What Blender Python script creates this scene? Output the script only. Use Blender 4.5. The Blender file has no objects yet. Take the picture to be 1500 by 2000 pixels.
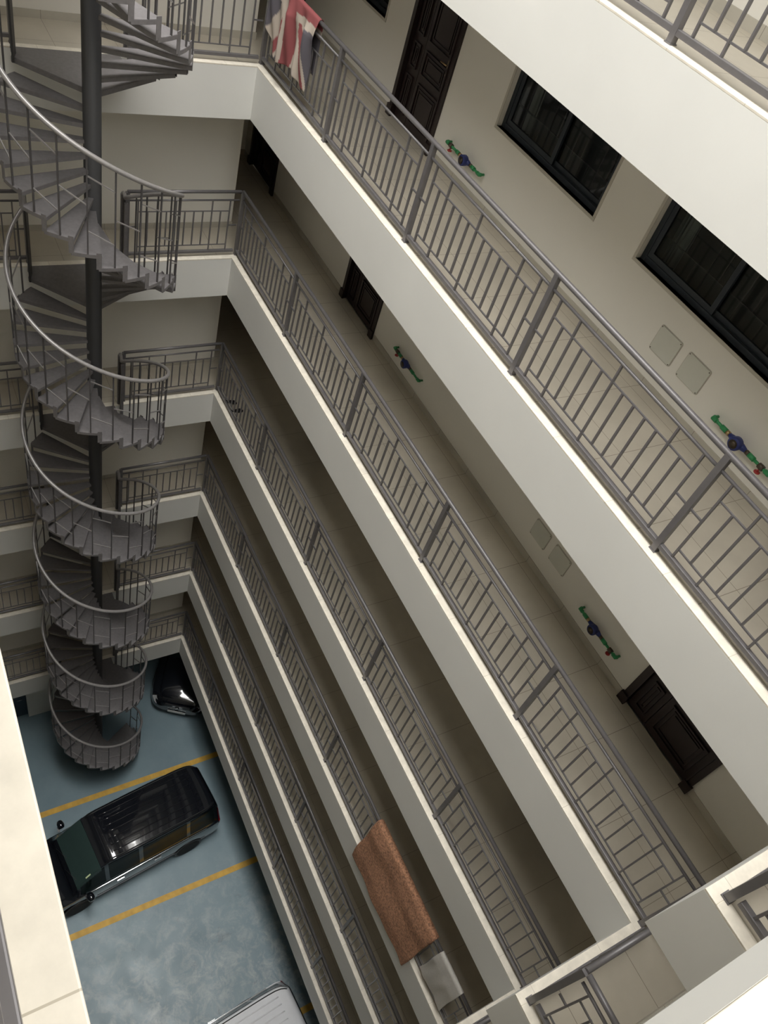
import bpy, bmesh, math, random
from mathutils import Vector, Matrix
random.seed(7)
SC = bpy.context.scene
COL = SC.collection
PI = math.pi
R = math.radians

# ---------------------------------------------------------------- camera, world, exposure
def make_camera():
    cd = bpy.data.cameras.new('camera'); cam = bpy.data.objects.new('camera', cd); COL.objects.link(cam)
    yaw, pit, rol = R(43.216), R(46.017), R(21.567)
    f = Vector((-math.cos(yaw)*math.cos(pit), math.sin(yaw)*math.cos(pit), -math.sin(pit)))
    rt = f.cross(Vector((0, 0, 1))).normalized(); up = rt.cross(f)
    r2 = rt*math.cos(rol) + up*math.sin(rol); u2 = -rt*math.sin(rol) + up*math.cos(rol)
    m = Matrix((r2, u2, -f)).transposed().to_4x4(); m.translation = (10.88, -4.878, 1.354)
    cam.matrix_world = m
    cd.sensor_fit = 'VERTICAL'; cd.sensor_height = 32.0; cd.sensor_width = 24.0
    cd.lens = 1546.767/2000*32.0; cd.clip_start = 0.02; cd.clip_end = 200
    SC.camera = cam
make_camera()
W = bpy.data.worlds.new('overcast_sky'); SC.world = W; W.use_nodes = True
_bg = W.node_tree.nodes['Background']; _bg.inputs['Color'].default_value = (1.0, 0.985, 0.955, 1); 
_nt = W.node_tree; _tc = _nt.nodes.new('ShaderNodeTexCoord'); _sx = _nt.nodes.new('ShaderNodeSeparateXYZ'); _nt.links.new(_tc.outputs['Generated'], _sx.inputs[0])
_m0 = _nt.nodes.new('ShaderNodeMath'); _m0.operation = 'MAXIMUM'; _nt.links.new(_sx.outputs[2], _m0.inputs[0]); _m0.inputs[1].default_value = 0.0
_m1 = _nt.nodes.new('ShaderNodeMath'); _m1.operation = 'POWER'; _nt.links.new(_m0.outputs[0], _m1.inputs[0]); _m1.inputs[1].default_value = 3.0
_m2 = _nt.nodes.new('ShaderNodeMath'); _m2.operation = 'MULTIPLY_ADD'; _nt.links.new(_m1.outputs[0], _m2.inputs[0]); _m2.inputs[1].default_value = 6.0; _m2.inputs[2].default_value = 1.5
_nt.links.new(_m2.outputs[0], _bg.inputs['Strength'])
SUN = bpy.data.lights.new('hazy_zenith_sun', 'SUN'); SUN.energy = 2.6; SUN.angle = math.radians(26); SUN.color = (1.0, 0.985, 0.95)
_so = bpy.data.objects.new('hazy_zenith_sun', SUN); COL.objects.link(_so); _so.rotation_euler = (math.radians(-2), math.radians(3), 0)
SC.view_settings.view_transform = 'Standard'; SC.view_settings.look = 'None'
SC.view_settings.gamma = 1.0; SC.view_settings.use_curve_mapping = False
SC.view_settings.exposure = 0.05
SC.cycles.max_bounces = 14; SC.cycles.diffuse_bounces = 10; SC.cycles.glossy_bounces = 6; SC.cycles.transmission_bounces = 6
SC.cycles.use_denoising = True

# ---------------------------------------------------------------- levels and plan
Z = [-0.013, -3.0, -6.023, -8.999, -11.953, -14.917, -17.894]   # floor heights of the seven galleries, top first
ZG = -21.10                                                      # parking floor
HF = 0.73                                                        # depth of the balcony fascia
LX, LW, NY = 11.0, -4.84, -1.42                                  # well: x 0..LX, y LW..0 ; step in the near edge
WY, BX, NX = 1.52, -0.93, 11.68                                  # long wall, far wall, near wall
ORD = ['topmost', 'second', 'third', 'fourth', 'fifth', 'sixth', 'lowest']

# ---------------------------------------------------------------- materials
def mat(name, col, rough=0.6, metal=0.0, spec=0.5, noise=None, bump=None, coat=0.0, trans=0.0):
    m = bpy.data.materials.new(name); m.use_nodes = True; nt = m.node_tree; b = nt.nodes['Principled BSDF']
    b.inputs['Base Color'].default_value = (*col, 1); b.inputs['Roughness'].default_value = rough
    b.inputs['Metallic'].default_value = metal; b.inputs['Specular IOR Level'].default_value = spec
    b.inputs['Coat Weight'].default_value = coat; b.inputs['Transmission Weight'].default_value = trans
    geo = nt.nodes.new('ShaderNodeNewGeometry')
    sc, amt = noise if noise else (6.0, 0.03)
    n = nt.nodes.new('ShaderNodeTexNoise'); n.inputs['Scale'].default_value = sc; n.inputs['Detail'].default_value = 4
    nt.links.new(geo.outputs['Position'], n.inputs['Vector'])
    mx = nt.nodes.new('ShaderNodeMix'); mx.data_type = 'RGBA'; mx.blend_type = 'MIX'
    mx.inputs[6].default_value = (*[c*(1-amt*2) for c in col], 1); mx.inputs[7].default_value = (*[min(1, c*(1+amt*2)) for c in col], 1)
    nt.links.new(n.outputs['Fac'], mx.inputs[0]); nt.links.new(mx.outputs[2], b.inputs['Base Color'])
    if bump:
        n2 = nt.nodes.new('ShaderNodeTexNoise'); n2.inputs['Scale'].default_value = bump[0]; n2.inputs['Detail'].default_value = 3
        nt.links.new(geo.outputs['Position'], n2.inputs['Vector'])
        bp = nt.nodes.new('ShaderNodeBump'); bp.inputs['Strength'].default_value = bump[1]; bp.inputs['Distance'].default_value = 0.01
        nt.links.new(n2.outputs['Fac'], bp.inputs['Height']); nt.links.new(bp.outputs['Normal'], b.inputs['Normal'])
    return m

def tile_mat(name, col, grout, size, offx=0.0, offy=0.0, rough=0.25, gw=0.006, nscale=1.3):
    m = bpy.data.materials.new(name); m.use_nodes = True; nt = m.node_tree; b = nt.nodes['Principled BSDF']; L = nt.links
    geo = nt.nodes.new('ShaderNodeNewGeometry'); sp = nt.nodes.new('ShaderNodeSeparateXYZ'); L.new(geo.outputs['Position'], sp.inputs[0])
    fr = []
    for ax, off, sz in ((0, offx, size[0]), (1, offy, size[1])):
        a = nt.nodes.new('ShaderNodeMath'); a.operation = 'SUBTRACT'; L.new(sp.outputs[ax], a.inputs[0]); a.inputs[1].default_value = off
        p = nt.nodes.new('ShaderNodeMath'); p.operation = 'PINGPONG'; L.new(a.outputs[0], p.inputs[0]); p.inputs[1].default_value = sz/2
        g = nt.nodes.new('ShaderNodeMath'); g.operation = 'LESS_THAN'; L.new(p.outputs[0], g.inputs[0]); g.inputs[1].default_value = gw/2
        fr.append(g)
    mxm = nt.nodes.new('ShaderNodeMath'); mxm.operation = 'MAXIMUM'; L.new(fr[0].outputs[0], mxm.inputs[0]); L.new(fr[1].outputs[0], mxm.inputs[1])
    n = nt.nodes.new('ShaderNodeTexNoise'); n.inputs['Scale'].default_value = nscale; n.inputs['Detail'].default_value = 6; n.inputs['Roughness'].default_value = 0.6
    L.new(geo.outputs['Position'], n.inputs['Vector'])
    rp = nt.nodes.new('ShaderNodeValToRGB'); L.new(n.outputs['Fac'], rp.inputs[0])
    rp.color_ramp.elements[0].position = 0.3; rp.color_ramp.elements[0].color = (*[c*0.86 for c in col], 1)
    rp.color_ramp.elements[1].position = 0.68; rp.color_ramp.elements[1].color = (*[min(1, c*1.07) for c in col], 1)
    mx = nt.nodes.new('ShaderNodeMix'); mx.data_type = 'RGBA'; L.new(mxm.outputs[0], mx.inputs[0]); L.new(rp.outputs[0], mx.inputs[6]); mx.inputs[7].default_value = (*grout, 1)
    L.new(mx.outputs[2], b.inputs['Base Color']); b.inputs['Roughness'].default_value = rough
    return m

M = {}
M['paint'] = mat('cream_wall_paint', (0.79, 0.765, 0.70), 0.75, noise=(0.9, 0.025))
M['fascia'] = mat('off_white_render', (0.765, 0.76, 0.725), 0.8, noise=(1.1, 0.03), bump=(40, 0.05))
M['soffit'] = mat('soffit_paint', (0.82, 0.80, 0.75), 0.85)
M['tile'] = tile_mat('cream_floor_tile', (0.53, 0.485, 0.40), (0.26, 0.22, 0.17), (0.8, 0.8), 0.55, 1.38, 0.28)
M['skirt'] = tile_mat('skirting_tile', (0.50, 0.47, 0.40), (0.25, 0.22, 0.18), (0.8, 0.8), 0.55, 1.38, 0.3)
M['ledge'] = tile_mat('marble_ledge', (0.79, 0.735, 0.63), (0.50, 0.45, 0.36), (0.8, 0.8), 0.22, 0.35, 0.35, 0.004, 9.0)
M['steel'] = mat('grey_painted_steel', (0.155, 0.147, 0.15), 0.38, 0.25, 0.6, noise=(14, 0.08))
M['column'] = mat('black_grey_column_paint', (0.04, 0.04, 0.041), 0.5, 0.0, 0.4)
M['stair'] = mat('dark_grey_stair_paint', (0.175, 0.165, 0.168), 0.42, 0.15, 0.55, noise=(22, 0.12))
M['stair_rail'] = mat('worn_grey_handrail_paint', (0.30, 0.285, 0.28), 0.34, 0.3, 0.6, noise=(18, 0.1))
M['wood'] = mat('dark_brown_door_wood', (0.02, 0.012, 0.012), 0.35, 0, 0.5, noise=(9, 0.2))
M['frame'] = mat('dark_window_frame', (0.026, 0.034, 0.043), 0.4, 0.2)
M['brass'] = mat('aged_brass', (0.42, 0.31, 0.16), 0.35, 0.8)
M['chrome'] = mat('chrome', (0.75, 0.76, 0.78), 0.12, 1.0)
M['green'] = mat('green_plastic_pipe', (0.03, 0.26, 0.09), 0.4)
M['blue'] = mat('blue_meter_body', (0.018, 0.03, 0.15), 0.35)
M['red'] = mat('red_valve_handle', (0.38, 0.03, 0.03), 0.4)
M['darkmetal'] = mat('dark_brass_fitting', (0.10, 0.08, 0.06), 0.4, 0.7)
M['board'] = mat('pale_access_panel', (0.60, 0.60, 0.53), 0.55)
M['board_rim'] = mat('panel_rim', (0.46, 0.43, 0.37), 0.6)
M['reveal'] = mat('window_reveal_paint', (0.50, 0.47, 0.41), 0.6)
M['black_paint'] = mat('black_car_paint', (0.006, 0.007, 0.010), 0.10, 0.0, 0.6, coat=1.0)
M['white_paint'] = mat('white_car_paint', (0.74, 0.75, 0.78), 0.18, 0.0, 0.5, coat=1.0)
M['glass'] = mat('tinted_car_glass', (0.008, 0.013, 0.013), 0.12, 0.0, 0.12)
M['wglass'] = mat('windscreen_glass', (0.030, 0.052, 0.048), 0.05, 0.0, 0.7)
M['rubber'] = mat('black_rubber', (0.012, 0.012, 0.013), 0.8)
M['trim_black'] = mat('satin_black_trim', (0.012, 0.013, 0.014), 0.45)
M['rim'] = mat('alloy_rim', (0.16, 0.16, 0.17), 0.3, 0.9)
M['lamp'] = mat('clear_headlamp', (0.62, 0.64, 0.66), 0.08, 0.4)
M['tail'] = mat('red_tail_lamp', (0.20, 0.01, 0.02), 0.15)
M['plate'] = mat('number_plate', (0.70, 0.70, 0.68), 0.4)
M['sticker'] = mat('permit_sticker', (0.65, 0.75, 0.45), 0.5)
M['yellow'] = mat('yellow_line_paint', (0.56, 0.33, 0.045), 0.55, noise=(5, 0.2))
M['curtain'] = mat('pale_room_curtain', (0.55, 0.53, 0.50), 0.9)
M['baluster'] = mat('dark_grey_baluster_paint', (0.085, 0.08, 0.082), 0.42, 0.1)
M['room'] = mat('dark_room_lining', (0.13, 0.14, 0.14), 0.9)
M['cloth'] = mat('grey_beige_cotton', (0.60, 0.575, 0.535), 0.95, noise=(30, 0.06), bump=(60, 0.3))
M['bluedoor'] = mat('dark_blue_metal_door', (0.018, 0.040, 0.065), 0.5)

def window_glass():
    m = bpy.data.materials.new('dark_window_pane'); m.use_nodes = True; b = m.node_tree.nodes['Principled BSDF']
    b.inputs['Base Color'].default_value = (0.55, 0.62, 0.60, 1); b.inputs['Roughness'].default_value = 0.03
    b.inputs['Transmission Weight'].default_value = 1.0; b.inputs['IOR'].default_value = 1.45
    return m
M['pane'] = window_glass()

def parking_mat():
    m = bpy.data.materials.new('blue_grey_epoxy_floor'); m.use_nodes = True; nt = m.node_tree; b = nt.nodes['Principled BSDF']; L = nt.links
    geo = nt.nodes.new('ShaderNodeNewGeometry')
    def noise(s, d=6, r=0.6, dist=0.0):
        n = nt.nodes.new('ShaderNodeTexNoise'); n.inputs['Scale'].default_value = s; n.inputs['Detail'].default_value = d
        n.inputs['Roughness'].default_value = r; n.inputs['Distortion'].default_value = dist; L.new(geo.outputs['Position'], n.inputs['Vector']); return n
    def ramp(n, a, ca, b_, cb):
        r_ = nt.nodes.new('ShaderNodeValToRGB'); L.new(n.outputs[0], r_.inputs[0])
        r_.color_ramp.elements[0].position = a; r_.color_ramp.elements[0].color = ca
        r_.color_ramp.elements[1].position = b_; r_.color_ramp.elements[1].color = cb; return r_
    base = ramp(noise(0.8), 0.3, (0.150, 0.215, 0.250, 1), 0.7, (0.20, 0.275, 0.305, 1))
    scuff = ramp(noise(2.6, 9, 0.75, 0.5), 0.46, (0, 0, 0, 1), 0.70, (1, 1, 1, 1))
    # wear grows in the bay that is in use (x > 6), a worn patch of its own shape
    sp = nt.nodes.new('ShaderNodeSeparateXYZ'); L.new(geo.outputs['Position'], sp.inputs[0])
    mr = nt.nodes.new('ShaderNodeMapRange'); L.new(sp.outputs[0], mr.inputs[0]); mr.inputs[1].default_value = 4.8; mr.inputs[2].default_value = 7.6
    mr.inputs[3].default_value = 0.05; mr.inputs[4].default_value = 0.95
    mu = nt.nodes.new('ShaderNodeMath'); mu.operation = 'MULTIPLY'; L.new(scuff.outputs[0], mu.inputs[0]); L.new(mr.outputs[0], mu.inputs[1])
    mx = nt.nodes.new('ShaderNodeMix'); mx.data_type = 'RGBA'; L.new(mu.outputs[0], mx.inputs[0]); L.new(base.outputs[0], mx.inputs[6]); mx.inputs[7].default_value = (0.42, 0.45, 0.455, 1)
    dark = ramp(noise(3.1, 8, 0.75, 0.8), 0.60, (0, 0, 0, 1), 0.75, (1, 1, 1, 1))
    mu2 = nt.nodes.new('ShaderNodeMath'); mu2.operation = 'MULTIPLY'; L.new(dark.outputs[0], mu2.inputs[0]); L.new(mr.outputs[0], mu2.inputs[1])
    mx2 = nt.nodes.new('ShaderNodeMix'); mx2.data_type = 'RGBA'; L.new(mu2.outputs[0], mx2.inputs[0]); L.new(mx.outputs[2], mx2.inputs[6]); mx2.inputs[7].default_value = (0.10, 0.10, 0.10, 1)
    L.new(mx2.outputs[2], b.inputs['Base Color'])
    rr = ramp(noise(1.7), 0.3, (0.32, 0.32, 0.32, 1), 0.7, (0.5, 0.5, 0.5, 1)); L.new(rr.outputs[0], b.inputs['Roughness'])
    return m
M['parking'] = parking_mat()

def rug_mat():
    m = bpy.data.materials.new('terracotta_shag'); m.use_nodes = True; nt = m.node_tree; b = nt.nodes['Principled BSDF']; L = nt.links
    geo = nt.nodes.new('ShaderNodeNewGeometry')
    n = nt.nodes.new('ShaderNodeTexNoise'); n.inputs['Scale'].default_value = 30; n.inputs['Detail'].default_value = 6; n.inputs['Roughness'].default_value = 0.9; L.new(geo.outputs['Position'], n.inputs['Vector'])
    r_ = nt.nodes.new('ShaderNodeValToRGB'); L.new(n.outputs[0], r_.inputs[0])
    r_.color_ramp.elements[0].position = 0.38; r_.color_ramp.elements[0].color = (0.15, 0.08, 0.052, 1)
    r_.color_ramp.elements[1].position = 0.60; r_.color_ramp.elements[1].color = (0.72, 0.37, 0.215, 1)
    L.new(r_.outputs[0], b.inputs['Base Color']); b.inputs['Roughness'].default_value = 0.95
    bp = nt.nodes.new('ShaderNodeBump'); bp.inputs['Strength'].default_value = 0.8; bp.inputs['Distance'].default_value = 0.02
    L.new(n.outputs[0], bp.inputs['Height']); L.new(bp.outputs['Normal'], b.inputs['Normal'])
    return m
M['rug'] = rug_mat()

# ---------------------------------------------------------------- mesh helpers
class MB:
    def __init__(s): s.v = []; s.f = []; s.sm = []
    def add(s, vs, fs, smooth=False):
        n = len(s.v); s.v += [tuple(v) for v in vs]; s.f += [tuple(i+n for i in f) for f in fs]; s.sm += [smooth]*len(fs); return s
    def box(s, x0, x1, y0, y1, z0, z1):
        x0, x1 = min(x0, x1), max(x0, x1); y0, y1 = min(y0, y1), max(y0, y1); z0, z1 = min(z0, z1), max(z0, z1)
        return s.add([(x0, y0, z0), (x1, y0, z0), (x1, y1, z0), (x0, y1, z0), (x0, y0, z1), (x1, y0, z1), (x1, y1, z1), (x0, y1, z1)],
                     [(0, 3, 2, 1), (4, 5, 6, 7), (0, 1, 5, 4), (1, 2, 6, 5), (2, 3, 7, 6), (3, 0, 4, 7)])
    def bar(s, a, b, w, h, up=(0, 0, 1)):
        a, b = Vector(a), Vector(b); d = (b-a).normalized(); u = Vector(up)
        if abs(d.dot(u)) > 0.98: u = Vector((1, 0, 0))
        r = d.cross(u).normalized()*w/2; t = r.cross(d).normalized()*h/2
        return s.add([a-r-t, a+r-t, a+r+t, a-r+t, b-r-t, b+r-t, b+r+t, b-r+t],
                     [(0, 1, 2, 3), (7, 6, 5, 4), (4, 5, 1, 0), (5, 6, 2, 1), (6, 7, 3, 2), (7, 4, 0, 3)])
    def tube(s, pts, r, n=10, cap=True, closed=False):
        P = [Vector(p) for p in pts]; rings = []; rr = r if isinstance(r, (list, tuple)) else [r]*len(P)
        prev = None
        for i, p in enumerate(P):
            if closed: d = (P[(i+1) % len(P)]-P[i-1]).normalized()
            else: d = ((P[min(i+1, len(P)-1)]-P[max(i-1, 0)])).normalized()
            if prev is None:
                u = Vector((0, 0, 1)) if abs(d.z) < 0.95 else Vector((1, 0, 0))
            else: u = prev
            a = d.cross(u).normalized(); b = a.cross(d).normalized(); prev = b
            rings.append([p + (a*math.cos(2*PI*k/n) + b*math.sin(2*PI*k/n))*rr[i] for k in range(n)])
        vs = [v for r_ in rings for v in r_]; fs = []
        m = len(P)
        for i in range(m if closed else m-1):
            j = (i+1) % m
            for k in range(n):
                k2 = (k+1) % n; fs.append((i*n+k, i*n+k2, j*n+k2, j*n+k))
        s.add(vs, fs, True)
        if cap and not closed:
            n0 = len(s.v)-len(vs); s.f.append(tuple(n0+k for k in reversed(range(n)))); s.sm.append(False)
            s.f.append(tuple(n0+(m-1)*n+k for k in range(n))); s.sm.append(False)
        return s
    def prism(s, poly, z0, z1):
        n = len(poly); vs = [(x, y, z0) for x, y in poly]+[(x, y, z1) for x, y in poly]
        fs = [tuple(reversed(range(n))), tuple(range(n, 2*n))]+[(i, (i+1) % n, n+(i+1) % n, n+i) for i in range(n)]
        return s.add(vs, fs)
    def lathe(s, prof, n=24, axis='z', c=(0, 0, 0)):
        vs = []; fs = []
        for r_, h in prof:
            for k in range(n):
                a = 2*PI*k/n; x, y = r_*math.cos(a), r_*math.sin(a)
                p = (x, y, h) if axis == 'z' else ((h, x, y) if axis == 'x' else (x, h, y))
                vs.append((p[0]+c[0], p[1]+c[1], p[2]+c[2]))
        for i in range(len(prof)-1):
            for k in range(n):
                k2 = (k+1) % n; fs.append((i*n+k, i*n+k2, (i+1)*n+k2, (i+1)*n+k))
        s.add(vs, fs, True)
        if prof[0][0] > 1e-4: s.add([], []); s.f.append(tuple(len(s.v)-len(vs)+k for k in reversed(range(n)))); s.sm.append(False)
        if prof[-1][0] > 1e-4: s.f.append(tuple(len(s.v)-n+k for k in range(n))); s.sm.append(False)
        return s
    def grid(s, rows, smooth=True):
        n = len(rows[0]); vs = [p for r_ in rows for p in r_]
        fs = [(i*n+j, i*n+j+1, (i+1)*n+j+1, (i+1)*n+j) for i in range(len(rows)-1) for j in range(n-1)]
        return s.add(vs, fs, smooth)
    def mesh(s, name, m):
        me = bpy.data.meshes.new(name); me.from_pydata(s.v, [], s.f); me.polygons.foreach_set('use_smooth', s.sm)
        me.materials.append(m); bm = bmesh.new(); bm.from_mesh(me)
        bmesh.ops.recalc_face_normals(bm, faces=bm.faces); bm.to_mesh(me); bm.free(); me.update(); return me
    def obj(s, name, m, parent=None, loc=(0, 0, 0), rz=0, bevel=0):
        return link(name, s.mesh(name, m), parent, loc, rz, bevel)

def link(name, me, parent=None, loc=(0, 0, 0), rz=0, bevel=0):
    o = bpy.data.objects.new(name, me); COL.objects.link(o); o.location = loc; o.rotation_euler = (0, 0, rz)
    if parent: o.parent = parent
    if bevel:
        b = o.modifiers.new('bevel', 'BEVEL'); b.width = bevel; b.segments = 2; b.limit_method = 'ANGLE'
    return o
def struct(o, label=None):
    o['kind'] = 'structure'
    if label: o['label'] = label
    return o
def tag(o, label, cat, group=None):
    o['label'] = label; o['category'] = cat
    if group: o['group'] = group
    return o
def empty(name, loc, rz=0):
    o = bpy.data.objects.new(name, None); COL.objects.link(o); o.location = loc; o.rotation_euler = (0, 0, rz); o.empty_display_size = 0.2
    return o
TRIM = [0]
def trim(mb, m, label, bevel=0):
    TRIM[0] += 1
    return struct(mb.obj('trim_%d' % TRIM[0], m, bevel=bevel), label)

# ---------------------------------------------------------------- structure
XE0, XE1, YE0, YE1 = -3.65, 13.6, -6.6, WY+0.25
def build_level(k):
    z = Z[k]; top = (k == 0)
    xe = 11.08 if top else LX
    TH = 0.16
    # floor slab around the well (one floor object per level)
    fl = MB()
    e = 0.10                                     # width of the marble ledge that edges the floor
    fl.box(XE0, XE1, e, WY+0.02, z-TH, z)         # long gallery
    fl.box(XE0, -e, LW-e, e, z-TH, z)             # far gallery
    fl.box(XE0, XE1, YE0, LW-e, z-TH, z)          # left gallery
    if top: fl.box(xe+e, XE1, LW-e, e, z-TH, z)
    else:
        fl.box(xe+e, NX+0.1, NY+e, e, z-TH, z)
    struct(fl.obj('floor', M['tile']))
    # marble ledge
    lg = MB(); zt = z+0.006
    lg.box(0 if False else -e, xe + (e if top else e), 0, e, z-0.014, zt)
    lg.box(-e, 0, LW-e, 0, z-0.014, zt)
    lg.box(0, xe+e, LW-e, LW, z-0.014, zt)
    if top: lg.box(xe, xe+e, LW, 0, z-0.014, zt)
    else:
        lg.box(xe, xe+e, NY, 0, z-0.014, zt); lg.box(xe+e, NX, NY, NY+e, z-0.014, zt)
    trim(lg, M['ledge'], 'cream marble ledge edging the %s gallery' % ORD[k], 0.004)
    # fascia beams
    b = MB(); bt = 0.18; zl, zh = z-HF, z-0.014
    x1 = NX+0.1 if not top else XE1
    b.box(-bt, xe+ (0 if True else 0), 0, bt, zl, zh)
    b.box(xe, NX+0.1 if not top else xe+bt, 0, bt, zl, zh)
    b.box(-bt, 0, LW-bt, 0, zl, zh)
    b.box(0, xe, LW-bt, LW, zl, zh)
    if top: b.box(xe, xe+bt, LW-bt, 0, z-0.43, zh)
    else:
        b.box(xe, xe+bt, NY, 0, zl, zh); b.box(xe+bt, NX+0.1, NY, NY+bt, zl, zh)
        b.box(xe, XE1, LW-bt, LW, zl, zh)
    trim(b, M['fascia'], 'off-white fascia below the %s gallery' % ORD[k])
    # ceiling soffit under this slab (lies between beam and wall)
    c = MB(); zc = z-TH
    c.box(XE0, XE1, bt, WY+0.02, zc-0.03, zc); c.box(XE0, -bt, LW-bt, bt, zc-0.03, zc); c.box(XE0, XE1, YE0, LW-bt, zc-0.03, zc)
    if top: c.box(xe+bt, XE1, LW-bt, bt, zc-0.03, zc)
    else: c.box(xe+bt, NX+0.1, NY+bt, bt, zc-0.03, zc)
    struct(c.obj('ceiling', M['soffit']))

WINS = [(-1.55, 0.50), (3.44, 5.38), (6.12, 8.10)]
DOORS = [(-3.15, -1.93), (1.16, 2.33), (9.0, 10.22)]
def long_wall(k):
    z0, z1 = Z[k], Z[k]+ (2.84 if k else 3.0)
    ops = [] if k > 3 else sorted([(a, b, 0.0, 2.15) for a, b in DOORS]+[(a, b, 0.95, 2.25) for a, b in WINS])
    w = MB(); y0, y1 = WY, WY+0.2; x = XE0
    for a, b, s0, s1 in ops:
        w.box(x, a, y0, y1, z0, z1)
        if s0 > 0: w.box(a, b, y0, y1, z0, z0+s0)
        w.box(a, b, y0, y1, z0+s1, z1); x = b
    w.box(x, XE1, y0, y1, z0, z1)
    struct(w.obj('wall_right', M['paint']))
    s = MB(); x = XE0
    for a, b in (DOORS if k < 4 else []): s.box(x, a-0.03, WY-0.012, WY+0.0, z0, z0+0.10); x = b+0.03
    s.box(x, NX, WY-0.012, WY, z0, z0+0.10)
    struct(s.obj('baseboard_right', M['skirt']))
    # dark box for the rooms behind the openings, added to stop light leaks
    if k > 3: return
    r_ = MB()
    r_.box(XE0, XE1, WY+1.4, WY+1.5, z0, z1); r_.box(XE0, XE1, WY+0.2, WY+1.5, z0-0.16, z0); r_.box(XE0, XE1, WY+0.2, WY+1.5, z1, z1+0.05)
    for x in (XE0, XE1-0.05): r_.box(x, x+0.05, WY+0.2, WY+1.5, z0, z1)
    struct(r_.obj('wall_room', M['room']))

def other_walls(k):
    z0, z1 = Z[k], Z[k]+(2.84 if k else 3.0)
    w = MB(); w.box(XE0, BX, YE0, 0.32, z0, z1)
    struct(w.obj('wall_far', M['paint']))
    s = MB(); s.box(BX, BX+0.012, YE0+0.2, 0.32, z0, z0+0.10); s.box(XE0, BX+0.012, 0.32, 0.332, z0, z0+0.10); s.box(XE0+0.2, XE0+0.212, 0.332, WY-0.012, z0, z0+0.10)
    struct(s.obj('baseboard_far', M['skirt']))
    w = MB(); w.box(XE0, XE0+0.2, 0.32, WY, z0, z1)
    struct(w.obj('wall_corridor', M['paint']))
    w = MB(); w.box(XE0, XE1, YE0, YE0+0.2, z0, z1)
    struct(w.obj('wall_left', M['paint']))
    w = MB()
    if k == 0: w.box(XE1-0.2, XE1, YE0+0.2, WY, z0, z1)
    else:
        w.box(NX, NX+0.15, NY, WY, z0, z1)
        w.box(XE1-0.2, XE1, YE0, WY, z0, z1)
    struct(w.obj('wall_near', M['paint']))
    if k:
        s = MB(); s.box(NX-0.012, NX, NY+0.1, WY-0.012, z0, z0+0.10); struct(s.obj('baseboard_near', M['skirt']))

for k in range(7):
    build_level(k); other_walls(k); long_wall(k)
# unseen roof slab; opening and left overhang shaped to tune the light below
def roof():
    z = 3.0-0.013; r_ = MB(); o = 0.0
    r_.box(XE0, XE1, 0, YE1+1.4, z-0.5, z); r_.box(XE0, 0, LW+0.6, 0, z-0.5, z); r_.box(XE0, XE1, YE0, LW+0.6, z-0.5, z); r_.box(12.4, XE1, LW+0.6, 0, z-0.5, z)
    struct(r_.obj('ceiling', M['fascia']))
roof()

# parking level
GX0, GX1, GY0, GY1 = -7.0, 15.0, -10.5, 6.5
struct(MB().box(GX0, GX1, GY0, GY1, ZG-0.2, ZG).obj('floor', M['parking']))
w = MB(); w.box(GX0, GX1, GY1, GY1+0.2, ZG, Z[6]); struct(w.obj('wall_parking_right', M['paint']))
w = MB(); w.box(GX0, GX1, GY0-0.2, GY0, ZG, Z[6]); struct(w.obj('wall_parking_left', M['paint']))
w = MB(); w.box(GX0-0.2, GX0, GY0, GY1, ZG, Z[6]); struct(w.obj('wall_parking_far', M['paint']))
w = MB(); w.box(GX1, GX1+0.2, GY0, GY1, ZG, Z[6]); struct(w.obj('wall_parking_near', M['paint']))
w = MB(); zc = Z[6]-0.19                      # deck closing the parking beyond the upper building's outline
w.box(GX0, XE0, GY0, GY1, zc, zc+0.19); w.box(XE1, GX1, GY0, GY1, zc, zc+0.19); w.box(XE0, XE1, WY+0.02, GY1, zc, zc+0.02); w.box(XE0, XE1, GY0, YE0, zc, zc+0.19)
w.box(NX+0.1, XE1, LW, WY, zc, zc+0.02)
struct(w.obj('ceiling', M['soffit']))
# service wall with a blue door at the far end of the parking
w = MB(); w.box(-0.85, -0.65, -8.0, -4.95, ZG, Z[6]-0.2); w.box(-0.85, -0.65, -3.95, -2.4, ZG, Z[6]-0.2); w.box(-0.85, -0.65, -4.95, -3.95, ZG+2.1, Z[6]-0.2)
w.box(-3.5, -0.65, -2.6, -2.4, ZG, Z[6]-0.2)
struct(w.obj('wall_service', M['paint']))
d = MB().box(-0.80, -0.75, -4.95, -3.95, ZG, ZG+2.1).obj('door_1', M['bluedoor']); struct(d, 'dark blue metal door at parking level')
MB().box(-0.75, -0.74, -4.88, -4.02, ZG+0.08, ZG+2.02).obj('door_panel', M['bluedoor'], d)
MB().tube([(-0.74, -4.07, ZG+1.0), (-0.69, -4.07, ZG+1.0), (-0.69, -4.19, ZG+1.0)], 0.01, 8).obj('door_handle', M['chrome'], d)
for x in (2.23, 5.42, 9.2):
    ln = MB().box(x-0.075, x+0.075, -4.85, 1.6, ZG, ZG+0.004).obj('parking_line', M['yellow'])
    nm = {2.23: 'yellow bay line between the spiral stair and the black van',
          5.42: 'yellow bay line between the black van and the scuffed empty bay', 9.2: 'yellow bay line under the white van'}[x]
    tag(ln, nm, 'painted line', 'yellow parking bay lines')

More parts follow.
